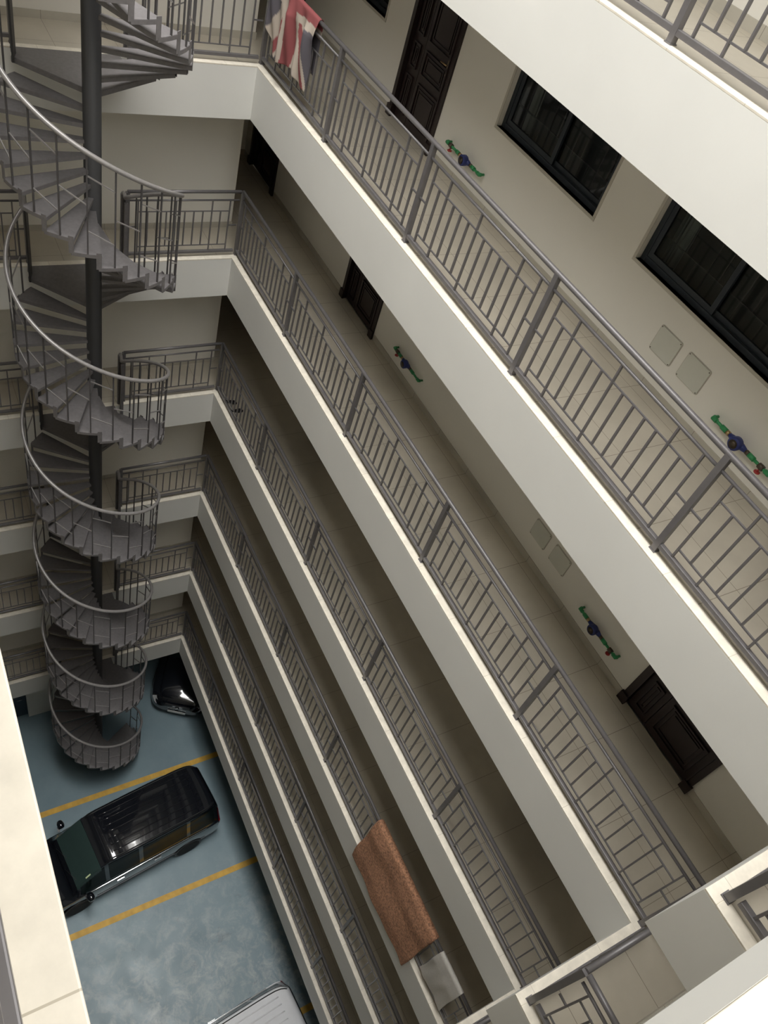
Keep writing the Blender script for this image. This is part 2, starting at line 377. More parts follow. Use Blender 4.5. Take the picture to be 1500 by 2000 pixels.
# ---------------------------------------------------------------- doors and windows in the long wall
DN = [1]; WN = [0]
def door(a, b, k):
    DN[0] += 1; z = Z[k]; w = b-a
    fr = MB(); fr.box(0, 0.09, -0.03, 0.12, 0, 2.15); fr.box(w-0.09, w, -0.03, 0.12, 0, 2.15); fr.box(0.09, w-0.09, -0.03, 0.12, 2.05, 2.15)
    fr.box(0.075, 0.095, -0.045, -0.03, 0, 2.12); fr.box(w-0.095, w-0.075, -0.045, -0.03, 0, 2.12)
    o = fr.obj('door_%d' % DN[0], M['wood'], None, (a, WY, z)); struct(o, 'dark brown panelled door on the %s gallery' % ORD[k])
    for x0 in (-0.02, w-0.10): MB().box(x0, x0+0.12, -0.055, -0.02, 0, 0.14).obj('plinth_block', M['wood'], o)
    xs = 0.40
    def leaf(x0, x1, nm):
        m = MB(); m.box(x0, x1, 0.03, 0.075, 0.012, 2.05)
        lf = m.obj(nm, M['wood'], o)
        cx0, cx1 = x0+0.07, x1-0.07
        for z0, z1 in ((0.12, 0.62), (0.72, 1.02), (1.12, 1.92)):
            p = MB()
            for q, t in ((0.0, 0.024), (0.05, 0.014)):
                # raised moulding frame
                a0, a1, c0, c1 = cx0+q, cx1-q, z0+q, z1-q
                if a1-a0 < 0.06: continue
                p.box(a0, a1, 0.03-t, 0.03, c0, c0+0.018); p.box(a0, a1, 0.03-t, 0.03, c1-0.018, c1)
                p.box(a0, a0+0.018, 0.03-t, 0.03, c0+0.018, c1-0.018); p.box(a1-0.018, a1, 0.03-t, 0.03, c0+0.018, c1-0.018)
            if cx1-cx0 > 0.25:
                p.box(cx0+0.09, cx1-0.09, 0.016, 0.03, z0+0.09, z1-0.09)
            p.obj('panel_moulding', M['wood'], lf)
        return lf
    leaf(0.095, xs-0.004, 'side_leaf'); lf = leaf(xs+0.004, w-0.095, 'door_leaf')
    h = MB(); hx = w-0.15; h.box(hx-0.028, hx+0.028, 0.008, 0.03, 0.88, 1.22); h.tube([(hx, 0.008, 1.07), (hx, -0.035, 1.07), (hx-0.12, -0.035, 1.065)], 0.011, 8)
    h.lathe([(0.018, -0.006), (0.018, 0.0)], 12, 'y', (hx, 0.008, 0.95))
    h.obj('door_handle', M['brass'], lf)
def window(a, b, k):
    WN[0] += 1; z = Z[k]+0.95; w = b-a; h = 1.30
    rv = MB(); t = 0.035   # light plaster reveal edge
    rv.box(-t, 0, -0.006, 0.0, -t, h+t); rv.box(w, w+t, -0.006, 0.0, -t, h+t); rv.box(0, w, -0.006, 0.0, h, h+t)
    o = rv.obj('window_%d' % WN[0], M['reveal'], None, (a, WY, z)); struct(o, 'dark framed sliding window with a security grille, %s gallery' % ORD[k])
    MB().box(-t, w+t, -0.008, 0.09, -t, 0.0).obj('window_sill', M['reveal'], o, bevel=0.003)
    f = MB(); fw = 0.06; y0, y1 = 0.06, 0.14
    f.box(0, fw, y0, y1, 0, h); f.box(w-fw, w, y0, y1, 0, h); f.box(fw, w-fw, y0, y1, 0, fw); f.box(fw, w-fw, y0, y1, h-fw, h)
    f.obj('window_frame', M['frame'], o, bevel=0.004)
    mid = w/2
    for (x0, x1, yy) in ((fw, mid+0.04, 0.07), (mid-0.04, w-fw, 0.10)):
        s = MB(); q = 0.055
        s.box(x0, x0+q, yy, yy+0.03, fw, h-fw); s.box(x1-q, x1, yy, yy+0.03, fw, h-fw); s.box(x0+q, x1-q, yy, yy+0.03, fw, fw+q); s.box(x0+q, x1-q, yy, yy+0.03, h-fw-q, h-fw)
        so = s.obj('sash', M['frame'], o)
        MB().box(x0+q, x1-q, yy+0.012, yy+0.018, fw+q, h-fw-q).obj('pane', M['pane'], so)
    g = MB(); yb = 0.175; r_ = 0.012
    def bar(xa, za, xb, zb): g.bar((xa, yb, za), (xb, yb, zb), r_, r_)
    n = 12; xs = [fw+(w-2*fw)*i/n for i in range(1, n)]
    for i, x in enumerate(xs):
        if i % 3 == 0: bar(x, 0.03, x, h-0.03)
        elif i % 3 == 1: bar(x, 0.28, x, h-0.28)
        else: bar(x, 0.03, x, 0.28); bar(x, h-0.28, x, h-0.03)
    for zz in (0.05, 0.28, 0.62, h-0.28, h-0.05):
        bar(0.03, zz, w-0.03, zz)
    g.obj('security_grille', M['steel'], o)
    # interior: a pale curtain hung just inside the left end
    c = MB(); rows = []
    for zz in (0.02, h-0.02):
        rows.append([(0.06+i*0.02, 0.30+0.02*math.sin(i*1.6), zz) for i in range(12)])
    c.grid(rows); co = c.obj('curtain', M['curtain'], o); md = co.modifiers.new('thick', 'SOLIDIFY'); md.thickness = 0.004

for k in (0, 1, 2, 3):
    for a, b in DOORS: door(a, b, k)
    for a, b in WINS: window(a, b, k)

# ---------------------------------------------------------------- railings
def cyl_mesh(name, m, r, h, n=12):
    return MB().tube([(0, 0, 0), (0, 0, h)], r, n).mesh(name, m)
ZB, ZL, ZU, Z2, ZH = 0.09, 0.20, 0.79, 0.975, 1.115
ME_FULL = MB().box(-0.0085, 0.0085, -0.0125, 0.0125, ZB, Z2).mesh('baluster', M['steel'])
ME_SHORT = MB().box(-0.0085, 0.0085, -0.0125, 0.0125, ZL, ZU).mesh('short_baluster', M['steel'])
ME_POST = MB().box(-0.027, 0.027, -0.027, 0.027, 0.0, ZH-0.005).mesh('post', M['steel'])
ME_FOOT = MB().box(-0.034, 0.034, -0.034, 0.034, 0, 0.010).mesh('post_collar', M['steel'])

def railing(p0, ang, L, bays, z, label, start_post=True, end_post=True, group=None):
    """straight railing in its own frame: local x runs along it. bays = list of lengths that add up to L"""
    t = empty('railing', (p0[0], p0[1], z+0.006), ang); tag(t, label, 'railing', group)
    MB().tube([(0, 0, ZH), (L, 0, ZH)], 0.026, 14).obj('handrail', M['steel'], t)
    x = 0; posts = [0] if start_post else []
    for i, bl in enumerate(bays):
        xa, xb = x, x+bl
        MB().tube([(xa+0.02, 0, Z2), (xb-0.02, 0, Z2)], 0.015, 10).obj('upper_rail', M['steel'], t)
        MB().box(xa+0.02, xb-0.02, -0.022, 0.022, ZB-0.03, ZB+0.014).obj('bottom_rail', M['steel'], t, bevel=0.004)
        m = max(0.10, 0.16 if bl > 1.2 else 0.12); n = max(1, round((bl-2*m)/0.147)); st = (bl-2*m)/n
        full = set([0, n]) | ({2, 6, n-2} if n > 9 else ({n//2} if n > 3 else set()))
        for j in range(n+1):
            fl = j in full
            link('baluster' if fl else 'short_baluster', ME_FULL if fl else ME_SHORT, t, (xa+m+st*j, 0, 0))
        for zz, nm in ((ZL, 'lower_infill_rail'), (ZU, 'upper_infill_rail')):
            MB().box(xa+m, xb-m, -0.007, 0.007, zz-0.007, zz+0.007).obj(nm, M['steel'], t)
        MB().box(xa+0.02, xa+m, -0.008, 0.008, 0.535, 0.551).obj('link_bar', M['steel'], t)
        MB().box(xb-m, xb-0.02, -0.008, 0.008, 0.535, 0.551).obj('link_bar', M['steel'], t)
        x = xb
        if i < len(bays)-1 or end_post: posts.append(x)
    for px in posts:
        p = link('post', ME_POST, t, (px, 0, 0)); link('post_collar', ME_FOOT, p)
    return t
RO = 0.10
long_bays = [2.16, 2.22, 2.26, 2.24, 2.27]
for k in range(7):
    z = Z[k]; tot = sum(long_bays)
    railing((-RO, RO), 0, tot+ (0.0 if k else 0.08), long_bays[:-1]+[2.27+(0.0 if k else 0.08)], z, 'grey steel railing along the long right-hand side of the %s gallery' % ORD[k])
    # far side, right of the stair: starts at the corner and runs towards -y
    railing((-RO, RO-0.04), -PI/2, 1.80-0.04, [1.76], z, 'short grey railing between the far corner and the spiral stair, %s gallery' % ORD[k], start_post=False)
    if k:
        railing((-RO, -3.12), -PI/2, 1.82, [1.82], z, 'short grey railing to the left of the spiral stair, %s gallery' % ORD[k])
    if 0 < k < 4:
        railing((LX+RO, RO-0.04), -PI/2, 1.38, [1.38], z, 'short grey railing across the near end of the %s gallery' % ORD[k], start_post=False)
        railing((LX+RO+0.03, NY+RO), 0, NX-LX-RO-0.03, [NX-LX-RO-0.03], z, 'stub of grey railing turning to the near wall, %s gallery' % ORD[k], start_post=False, end_post=False)
# topmost level: left side under the camera and near side
railing((-RO, LW-RO), 0, 11.24+0.04, [2.22]*4+[11.28-2.22*4], Z[0], 'grey steel railing beside the wide marble ledge at left edge', True, False)
railing((-RO, -3.12), -PI/2, 1.79, [1.79], Z[0], 'short grey railing left of the spiral stair on topmost level', True, False)

# ---------------------------------------------------------------- spiral staircase
SX, SY = 1.11, -2.49
RT, RH = 1.10, 1.096
DTH, TH_END = R(16.4), R(-140.0)
NT = 17
def nose(n): return TH_END + DTH*(NT-n)        # angle of the nosing of tread n (n = 1..17)
stair = empty('spiral_staircase', (SX, SY, ZG)); tag(stair, 'dark grey steel spiral staircase rising from the parking floor past every gallery', 'staircase')
def sp(r_, a, z): return (r_*math.cos(a), r_*math.sin(a), z-ZG)
MB().tube([(0, 0, 0), (0, 0, 3.4-ZG)], 0.107, 28).obj('column', M['column'], stair)
MB().lathe([(0.24, 0), (0.24, 0.02), (0.12, 0.03)], 24).obj('base_plate', M['stair'], stair)
def tread_mb(rise):
    """tread seen in its own frame: nosing at angle 0, body turning clockwise by DTH; top at z=0"""
    m = MB(); T = 0.045; ov = R(1.6)
    a0, a1 = 0.0, -DTH-ov; n = 4
    arc = [(RT*math.cos(a0+(a1-a0)*i/n), RT*math.sin(a0+(a1-a0)*i/n)) for i in range(n+1)]
    w = 0.055
    inner = [(0.10*math.cos(a1), 0.10*math.sin(a1)-w*0.3), (0.10, w*0.5)]
    m.prism(arc+inner, -0.008, 0.0)
    # folded rim: nosing lip, back lip, outer rim
    def lip(p, q, h=T, t=0.006): m.bar((p[0], p[1], -h/2-0.004), (q[0], q[1], -h/2-0.004), t, h)
    lip(inner[1], arc[0]); lip(arc[-1], inner[0])
    for i in range(n): lip(arc[i], arc[i+1])
    # saw-tooth strip that hangs from the low corner to the tread below
    rr = RT-0.002; aa = [0.0, -R(3.2)]
    p0 = (rr*math.cos(aa[0]), rr*math.sin(aa[0])); p1 = (rr*math.cos(aa[1]), rr*math.sin(aa[1]))
    m.bar((p0[0], p0[1], -rise/2), (p1[0], p1[1], -rise/2), 0.008, rise+0.05)
    return m
def baluster_mb(h): return MB().box(-0.011, 0.011, -0.011, 0.011, -0.03, h)
def hz(zl, a): return zl+0.956+0.581*(2.943-a)    # handrail height on a flight
tread_count = [0]; rest = MB()
flights = [(Z[k+1] if k < 6 else ZG, Z[k]) for k in range(7)]      # (lower, upper)
tread_me = {}; bal_me = {}
for fi, (zl, zu) in reversed(list(enumerate(flights))):
    rise = (zu-zl)/NT
    key = round(rise, 4)
    if key not in tread_me: tread_me[key] = tread_mb(rise).mesh('tread', M['stair'])
    if key: pass
    last = NT-1
    tops = []
    for n in range(1, NT):
        zt = zl+rise*n; a = nose(n)
        if fi == 0 and n > 12: pass
        if tread_count[0] < 100:
            o = link('tread', tread_me[key], stair, (0, 0, zt-ZG), a); tread_count[0] += 1
        else:
            ca, sa = math.cos(a), math.sin(a); src = tread_mb(rise)
            rest.add([(x*ca-y*sa, x*sa+y*ca, z_+zt-ZG) for x, y, z_ in src.v], src.f)
        tops.append((a-DTH/2, zt))
    # landing plate for the upper floor
    la, lb = TH_END, nose(1)                     # free arc goes from nose(1) back to X=0 on the right, and TH_END on the left
    poly = []
    aR = R(146)
    if zl > ZG-1:
        arcR = [lb+(aR-lb)*i/5 for i in range(6)]
        pts = [(RT*math.cos(a), RT*math.sin(a)) for a in arcR]
        poly = [(0.05*math.cos(lb), 0.05*math.sin(lb))]+pts+[(-SX+0.0, RT*math.sin(aR))]+[(-SX+0.0, -3.1-SY)]+[(RT*math.cos(TH_END), RT*math.sin(TH_END))]
        m = MB(); m.prism(poly, -0.012, 0.0)
        q = poly+[poly[0]]
        for i in range(len(poly)): m.bar((q[i][0], q[i][1], -0.035), (q[i+1][0], q[i+1][1], -0.035), 0.008, 0.06)
        m.obj('landing', M['stair'], stair, (0, 0, zu-ZG+0.004))
    # handrail of the flight: from the right return, round the flight, to the left landing post
    aS, aE = R(143), TH_END
    hp = []
    hp.append((-SX-0.065, -1.775-SY, zl+1.12-ZG)) if zl > ZG+0.1 else None
    if zl > ZG+0.1: hp.append((-SX+0.0, -1.775-SY, zl+1.13-ZG))
    nseg = 72
    for i in range(nseg+1):
        a = aS+(aE-aS)*i/nseg; hp.append(sp(RH, a, hz(zl, a)*1.0 + (zu-zl-2.98)*i/nseg))
    hp.append((RH*math.cos(aE)-0.12, RH*math.sin(aE)+0.03, zu+1.10-ZG)); hp.append((-SX-0.055, -3.13-SY, zu+1.11-ZG))
    MB().tube(hp, 0.029, 12).obj('spiral_handrail', M['stair_rail'], stair)
    # balusters with slanting link bars
    pos = []
    for (a, zt) in tops: pos.append((a, zt))
    for i, (a, zt) in enumerate(pos):
        frac = (aS-a)/(aS-aE)
        h = hz(zl, a)+(zu-zl-2.98)*frac-zt
        b = MB().box(-0.009, 0.009, -0.009, 0.009, -0.045, h).obj('stair_baluster', M['baluster'], stair, sp(RH-0.005, a, zt), a)
        if i < len(pos)-1:
            a2, z2 = pos[i+1]
            loc = Vector(sp(RH-0.005, a, zt)); rot = Matrix.Rotation(-a, 3, 'Z')
            for fr in ((0.78, 0.24) if i % 2 else (0.5,)):
                p = Vector(sp(RH-0.005, a, zt+fr*h)); q = Vector(sp(RH-0.005, a2, z2+fr*h))
                MB().bar(rot @ (p-loc), rot @ (q-loc), 0.014, 0.014).obj('link_bar', M['stair_rail'], b)
    # landing posts and short balusters on both returns
    if zl > ZG+0.1:
        for (x, y) in ((-SX-0.04, -1.79-SY), (-SX+0.22, -1.81-SY)):
            MB().box(-0.024, 0.024, -0.024, 0.024, -0.03, 1.12).obj('landing_post', M['stair'], stair, (x, y, zl-ZG))
        for t in (0.25, 0.5, 0.75):
            MB().box(-0.009, 0.009, -0.009, 0.009, 0.0, 1.11).obj('landing_baluster', M['baluster'], stair, (-SX-0.07+0.29*t, -1.765-SY-0.025*t, zl-ZG))
        for a in (R(134), R(125)):
            MB().box(-0.009, 0.009, -0.009, 0.009, 0.0, hz(zl, a)-zl).obj('landing_baluster', M['baluster'], stair, sp(RH-0.005, a, zl), a)
        MB().bar((-SX-0.07, -1.765-SY, zl+0.1-ZG), (-SX+0.22, -1.79-SY, zl+0.1-ZG), 0.02, 0.02).obj('landing_rail', M['stair'], stair)
    # left side of the landing: a broad flat post and a few balusters
    xl, yl = RH*math.cos(TH_END), RH*math.sin(TH_END)
    x0, y0 = -SX-0.03, -3.13-SY
    MB().box(-0.075, 0.075, -0.012, 0.012, -0.05, 1.10).obj('landing_post', M['column'], stair, (xl-0.02, yl+0.03, zu-ZG), R(-20))
    for t in (0.3, 0.6):
        MB().box(-0.02, 0.02, -0.009, 0.009, 0, 1.10).obj('landing_baluster', M['baluster'], stair, (x0+(xl-x0)*t, y0+(yl-y0)*t, zu-ZG))
    MB().bar((x0, y0, zu+0.1-ZG), (xl, yl, zu+0.1-ZG), 0.02, 0.02).obj('landing_rail', M['stair'], stair)
if rest.v:
    o = rest.obj('tread', M['stair'], stair); o['kind'] = 'stuff'

# ---------------------------------------------------------------- water meters on the long wall
def meter(xc, k, x0, x1, end, label):
    z = Z[k]+0.385; y = WY-0.07
    t = empty('water_meter', (xc, WY, z)); tag(t, label, 'water meter', 'water meters on green pipes')
    def pipe(xa, xb, first):
        m = MB(); pts = [(xa, -0.001, 0), (xa, -0.06, 0), (xa+(0.02 if xb > xa else -0.02), -0.07, 0), (xb, -0.07, 0)]
        m.tube(pts, 0.016, 12); m.tube([(xa, -0.045, 0), (xa, -0.07, 0), (xa+(0.05 if xb > xa else -0.05), -0.07, 0)], 0.024, 12)
        s = 1 if xb > xa else -1
        m.tube([(xb-s*0.07, -0.07, 0), (xb, -0.07, 0)], 0.025, 12)
        return m
    a, b = x0-xc, x1-xc
    pipe(a, -0.15, True).obj('pipe', M['green'], t); pipe(b, 0.15, False).obj('pipe', M['green'], t)
    for s in (-1, 1):
        MB().tube([(s*0.15, -0.07, 0), (s*0.11, -0.07, 0)], 0.024, 6).obj('union_nut', M['brass'] if s < 0 else M['darkmetal'], t)
    MB().tube([(-0.115, -0.07, 0), (-0.05, -0.07, 0), (0.05, -0.07, 0), (0.115, -0.07, 0)], [0.02, 0.034, 0.034, 0.02], 14).obj('meter_body', M['blue'], t)
    d = MB().lathe([(0.055, -0.06), (0.066, -0.075), (0.066, -0.13), (0.058, -0.14), (0.0, -0.142)], 24, 'y').obj('register_housing', M['blue'], t)
    MB().lathe([(0.045, -0.1425), (0.0, -0.1435)], 20, 'y').obj('dial', M['darkmetal'], d)
    xe = a+0.10 if end < 0 else b-0.10
    v = MB().lathe([(0.028, -0.03), (0.030, 0.0), (0.028, 0.03)], 12, 'x', (xe, -0.07, 0)).obj('stop_valve', M['darkmetal'], t)
    hm = MB().tube([(xe, -0.07, -0.02), (xe, -0.07, -0.06)], 0.009, 8); hm.lathe([(0.0, -0.075), (0.03, -0.07), (0.03, -0.058), (0.0, -0.055)], 14, 'z', (xe, -0.07, 0)).obj('valve_handle', M['red'], t)
meter(3.18, 1, 2.72, 3.52, -1, 'blue water meter on green pipe beside the brown double door, second gallery')
meter(8.19, 1, 7.85, 8.60, 1, 'largest blue water meter on green pipe, at the right edge below a window')
meter(3.41, 2, 3.03, 3.80, -1, 'blue water meter on green pipe below the black doorway high on third gallery')
meter(8.27, 2, 7.97, 8.68, 1, 'blue water meter with red valve near the lower dark door of third gallery')

# pale access panels
def panel(x0, k, label, w=0.32):
    z = Z[k]+0.37; h = 0.29; y = WY
    def rrect(x0, x1, z0, z1, r_, n=4):
        pts = []
        for cx, cz, a0 in ((x1-r_, z1-r_, 0), (x0+r_, z1-r_, 90), (x0+r_, z0+r_, 180), (x1-r_, z0+r_, 270)):
            for i in range(n+1): a = R(a0+90*i/n); pts.append((cx+r_*math.cos(a), cz+r_*math.sin(a)))
        return pts
    def slab(m, pts, ya, yb):
        n = len(pts); vs = [(x, ya, zz) for x, zz in pts]+[(x, yb, zz) for x, zz in pts]
        m.add(vs, [tuple(range(n)), tuple(reversed(range(n, 2*n)))]+[(i, (i+1) % n, n+(i+1) % n, n+i) for i in range(n)])
        return m
    o = slab(MB(), rrect(0, w, 0, h, 0.025), -0.006, 0.0).obj('access_panel', M['board_rim'], None, (x0, y, z)); tag(o, label, 'wall panel', 'pale access panels')
    slab(MB(), rrect(0.008, w-0.008, 0.008, h-0.008, 0.02), -0.012, -0.006).obj('cover', M['board'], o)
    for sx in (0.02, w-0.02):
        for sz in (0.02, h-0.02):
            MB().lathe([(0.006, -0.015), (0.006, -0.012)], 8, 'y', (sx, 0, sz)).obj('screw', M['darkmetal'], o)
panel(6.80, 1, 'pale square access panel, left of the pair under the second-gallery window')
panel(7.22, 1, 'pale square access panel, right of the pair under the second-gallery window')
panel(6.75, 2, 'pale shaded access panel, left of the pair on the third-gallery wall')
panel(7.18, 2, 'pale shaded access panel, right of the pair on the third-gallery wall')

# ---------------------------------------------------------------- cloths over the railings
def drape(name, m, x0, x1, z0, front, back, label, cat, amp=0.012, rowsn=40, coln=40, thick=0.02, waves=None, skew=0.0, edge=0.0, y=RO, ybulge=0.0):
    """cloth hung over a handrail whose axis is at y, z0 : front side towards the well (-y)"""
    r_ = 0.026+thick/2+0.006; rows = []
    tot = back+PI*r_+front
    for i in range(rowsn+1):
        s = tot*i/rowsn-back; row = []
        for j in range(coln+1):
            u = j/coln; x = x0+(x1-x0)*u
            wv = waves(u, s) if waves else 0
            fr = front
            s2 = s
            if s2 <= 0: yy, zz = y+r_, z0+s2
            elif s2 < PI*r_:
                a = s2/r_; yy, zz = y+r_*math.cos(a), z0+r_*math.sin(a)
            else:
                d = (s2-PI*r_); d *= (1+edge*math.sin(u*5.3+0.7)*0.5+edge*(u-0.5)); dd = min(1, d/0.25)
                ln_ = max(0.0, min(1.0, (d-0.55)/0.5)); yy, zz = y-r_-wv*dd-0.02*dd-ybulge*ln_, z0-d
                x = x+skew*(d/front)*(0.5-u)
            row.append((x+0.008*math.sin(7*s)*(2*u-1), yy, zz))
        rows.append(row)
    o = MB().grid(rows).obj(name, m); md = o.modifiers.new('thick', 'SOLIDIFY'); md.thickness = thick; md.offset = 0
    sb = o.modifiers.new('smooth', 'SUBSURF'); sb.levels = 1; sb.render_levels = 1
    tag(o, label, cat); return o
drape('rug', M['rug'], 8.12, 9.98, Z[4]+ZH+0.006, 1.40, 0.45, 'shaggy terracotta rug hung over the fifth-gallery railing', 'rug', thick=0.035,
      waves=lambda u, s: 0.014*math.sin(u*9+s*2.0)+0.008*math.sin(u*19-s*4)+0.022, edge=0.05, ybulge=0.055)
drape('towel', M['cloth'], 10.16, 10.74, Z[4]+ZH+0.006, 0.92, 0.4, 'small grey-beige cloth hung on the railing beside the terracotta rug', 'cloth', thick=0.008,
      waves=lambda u, s: 0.006*math.sin(u*8+s*6)+0.003*math.sin(u*21+3*s)+0.01, skew=-0.05, edge=0.08)

def flag():
    # faded flag hung lengthwise over the handrail: its centre lies on the rail
    me_cols = []
    x0, x1 = 0.02, 1.42; y = RO; z0 = Z[1]+ZH+0.006; r_ = 0.034
    front, back = 0.80, 0.62; NR, NC = 120, 110; rows = []; cols = []
    red, white, blue = (0.27, 0.05, 0.055), (0.50, 0.43, 0.36), (0.085, 0.08, 0.10)
    def colour(s, t):            # s across -0.7..0.7 (flag height 1.4), t along, 0 at centre (flag length 2.8)
        H_ = 1.4; u = H_/30
        if abs(s) < 3*u or abs(t) < 3*u: return red
        if abs(s) < 5*u or abs(t) < 5*u: return white
        # diagonals of a 2:1 flag (direction (t,s) = (2,1))
        c1 = (s*3-t*2)/math.sqrt(13) if s*t > 0 else (s*3+t*2)/math.sqrt(13)
        d = c1 if s > 0 else -c1
        if abs(d) < 3*u:
            k_ = d*(1 if (s*t > 0) else -1)
            if 0 < (d if s*t > 0 else -d)*1.0 < 2*u: return red
            return white
        return blue
    for i in range(NR+1):
        s_ = -back+(back+front+PI*r_)*i/NR; row = []
        for j in range(NC+1):
            u = j/NC; t = s_-PI*r_/2
            x = x0+(x1-x0)*u
            if s_ <= 0: yy, zz = y+r_, z0+s_
            elif s_ < PI*r_: a = s_/r_; yy, zz = y+r_*math.cos(a), z0+r_*math.sin(a)
            else:
                d = s_-PI*r_; dd = min(1, d/0.2)
                f = 1-0.28*max(0, (0.22-u))/0.22*dd     # left hem pulled up
                gather = 0.10*(d/front)
                x = x+gather*(0.5-u)*1.2
                yy = y-r_-dd*(0.030+0.028*math.sin(u*15+d*3)+0.018*math.sin(u*33-d*6)); zz = z0-d*f*(1+0.06*math.sin(u*7))
            row.append((x, yy, zz)); cols.append(colour((u-0.5)*1.4+0.03*math.sin(5*t+u*3), t+0.02*math.sin(u*8)))
        rows.append(row)
    mb = MB().grid(rows)
    me = bpy.data.meshes.new('flag'); me.from_pydata(mb.v, [], mb.f); me.polygons.foreach_set('use_smooth', mb.sm)
    ca = me.color_attributes.new('dye', 'FLOAT_COLOR', 'POINT')
    for i, c in enumerate(cols): ca.data[i].color = (*c, 1)
    m = bpy.data.materials.new('faded_flag_cotton'); m.use_nodes = True; nt = m.node_tree; b = nt.nodes['Principled BSDF']; b.inputs['Roughness'].default_value = 0.9
    at = nt.nodes.new('ShaderNodeVertexColor'); at.layer_name = 'dye'
    n = nt.nodes.new('ShaderNodeTexNoise'); n.inputs['Scale'].default_value = 7; n.inputs['Detail'].default_value = 6
    g = nt.nodes.new('ShaderNodeNewGeometry'); nt.links.new(g.outputs['Position'], n.inputs['Vector'])
    mx = nt.nodes.new('ShaderNodeMix'); mx.data_type = 'RGBA'; mx.blend_type = 'MULTIPLY'; mx.inputs[0].default_value = 0.45
    nt.links.new(at.outputs['Color'], mx.inputs[6]); nt.links.new(n.outputs['Color'], mx.inputs[7])
    mx2 = nt.nodes.new('ShaderNodeMix'); mx2.data_type = 'RGBA'; mx2.inputs[0].default_value = 0.10; nt.links.new(at.outputs['Color'], mx2.inputs[6]); mx2.inputs[7].default_value = (0.35, 0.3, 0.28, 1)
    nt.links.new(mx2.outputs[2], b.inputs['Base Color']); me.materials.append(m)
    o = link('flag', me); md = o.modifiers.new('thick', 'SOLIDIFY'); md.thickness = 0.003; md.offset = 0
    tag(o, 'faded red, white and blue crossed flag hung over the second-gallery railing', 'flag')
flag()

# small black slippers left at the far corner of the fourth gallery
def slipper(loc, rz, label):
    m = MB(); sole = []
    for i in range(20):
        a = 2*PI*i/20; l = 0.125*math.cos(a); w_ = 0.042*math.sin(a)*(1.0+0.25*math.cos(a)); sole.append((l, w_))
    m.prism(sole, 0, 0.02); o = m.obj('slipper', M['rubber'], None, loc, rz)
    rows = []
    for t in range(5):
        x = 0.01+0.02*t; rows.append([(x, -0.046*math.cos(PI*q/8), 0.02+0.045*math.sin(PI*q/8)*(1-0.1*t)) for q in range(9)])
    st = MB().grid(rows).obj('strap', M['rubber'], o); md = st.modifiers.new('thick', 'SOLIDIFY'); md.thickness = 0.005
    tag(o, label, 'slipper', 'black slippers')
slipper((0.30, 0.23, Z[3]), R(60), 'black slipper by the far corner post of the fourth gallery, nearer the corner')
slipper((0.56, 0.26, Z[3]), R(80), 'black slipper at the far corner of the fourth gallery, further along the railing')

# ---------------------------------------------------------------- vehicles
def crom(p, t):
    i = min(int(t), len(p)-2); f = t-i; a = p[max(i-1, 0)]; b = p[i]; c = p[i+1]; d = p[min(i+2, len(p)-1)]
    return tuple(0.5*((2*b[q])+(-a[q]+c[q])*f+(2*a[q]-5*b[q]+4*c[q]-d[q])*f*f+(-a[q]+3*b[q]-3*c[q]+d[q])*f**3) for q in range(len(b)))
def car_surface(stations):
    """stations: x, half width, bottom z, belt z, half width at roof, top z"""
    def ring(st):
        x, hw, zb, zbelt, wt, zt = st
        return [(0, zb), (0.80*hw, zb), (0.97*hw, zb+0.10), (hw, (zb+zbelt)/2), (0.985*hw, zbelt-0.05), (0.955*hw, zbelt),
                (wt+(0.955*hw-wt)*0.45, zbelt+(zt-0.06-zbelt)*0.55), (wt+0.01, zt-0.06), (wt*0.90, zt-0.018), (wt*0.5, zt), (0, zt+0.008)]
    def S(u, v, off=0.0):
        st = crom(stations, u); rg = ring(st); y, z = crom(rg, v); return (st[0], max(0.0, y), z)
    return S
def car_patch(S, u0, u1, v0, v1, nu, nv, off, side=0, both=False):
    """rows of points on the surface pushed outward by off; side 0 = spans the centre line, 1 = +y, -1 = -y"""
    def P(u, v, sgn):
        p = Vector(S(u, v)); e = 0.02
        du = Vector(S(min(u+e, u1 if u1 > u else u), v))-Vector(S(u-e, v)); dv = Vector(S(u, v+e if v+e < 10 else v))-Vector(S(u, v-e))
        n = du.cross(dv)
        if n.length > 1e-9: n.normalize()
        c = Vector((p.x, 0, 0.8))
        if n.dot(p-c) < 0: n = -n
        p = p+n*off; return (p.x, p.y*sgn, p.z)
    m = MB()
    us = [u0+(u1-u0)*i/nu for i in range(nu+1)]; vs = [v0+(v1-v0)*j/nv for j in range(nv+1)]
    if side: m.grid([[P(u, v, side) for v in vs] for u in us])
    else:
        m.grid([[P(u, v, 1) for v in vs]+[P(u, v, -1) for v in reversed(vs[:-1])] for u in us])
    return m
def wheel(parent, x, y, r_=0.32, w=0.21):
    s = 1 if y > 0 else -1
    o = MB().lathe([(0.20, -w/2), (r_-0.02, -w/2), (r_, -w/2+0.02), (r_, w/2-0.02), (r_-0.02, w/2), (0.20, w/2)], 32, 'y').obj('wheel', M['rubber'], parent, (x, y, r_))
    yy = s*(w/2-0.005); rm = MB(); rm.lathe([(0.205, yy-0.02), (0.215, yy), (0.195, yy+s*0.004), (0.185, yy-s*0.03)], 28, 'y')
    rm.lathe([(0.0, yy), (0.05, yy), (0.055, yy-s*0.02)], 14, 'y')
    for i in range(7):
        a = 2*PI*i/7
        for da in (-0.10, 0.10): rm.bar((0.04*math.cos(a), yy-s*0.008, 0.04*math.sin(a)), (0.195*math.cos(a+da), yy-s*0.008, 0.195*math.sin(a+da)), 0.022, 0.014, (0, 1, 0))
    rm.obj('rim', M['rim'], o)
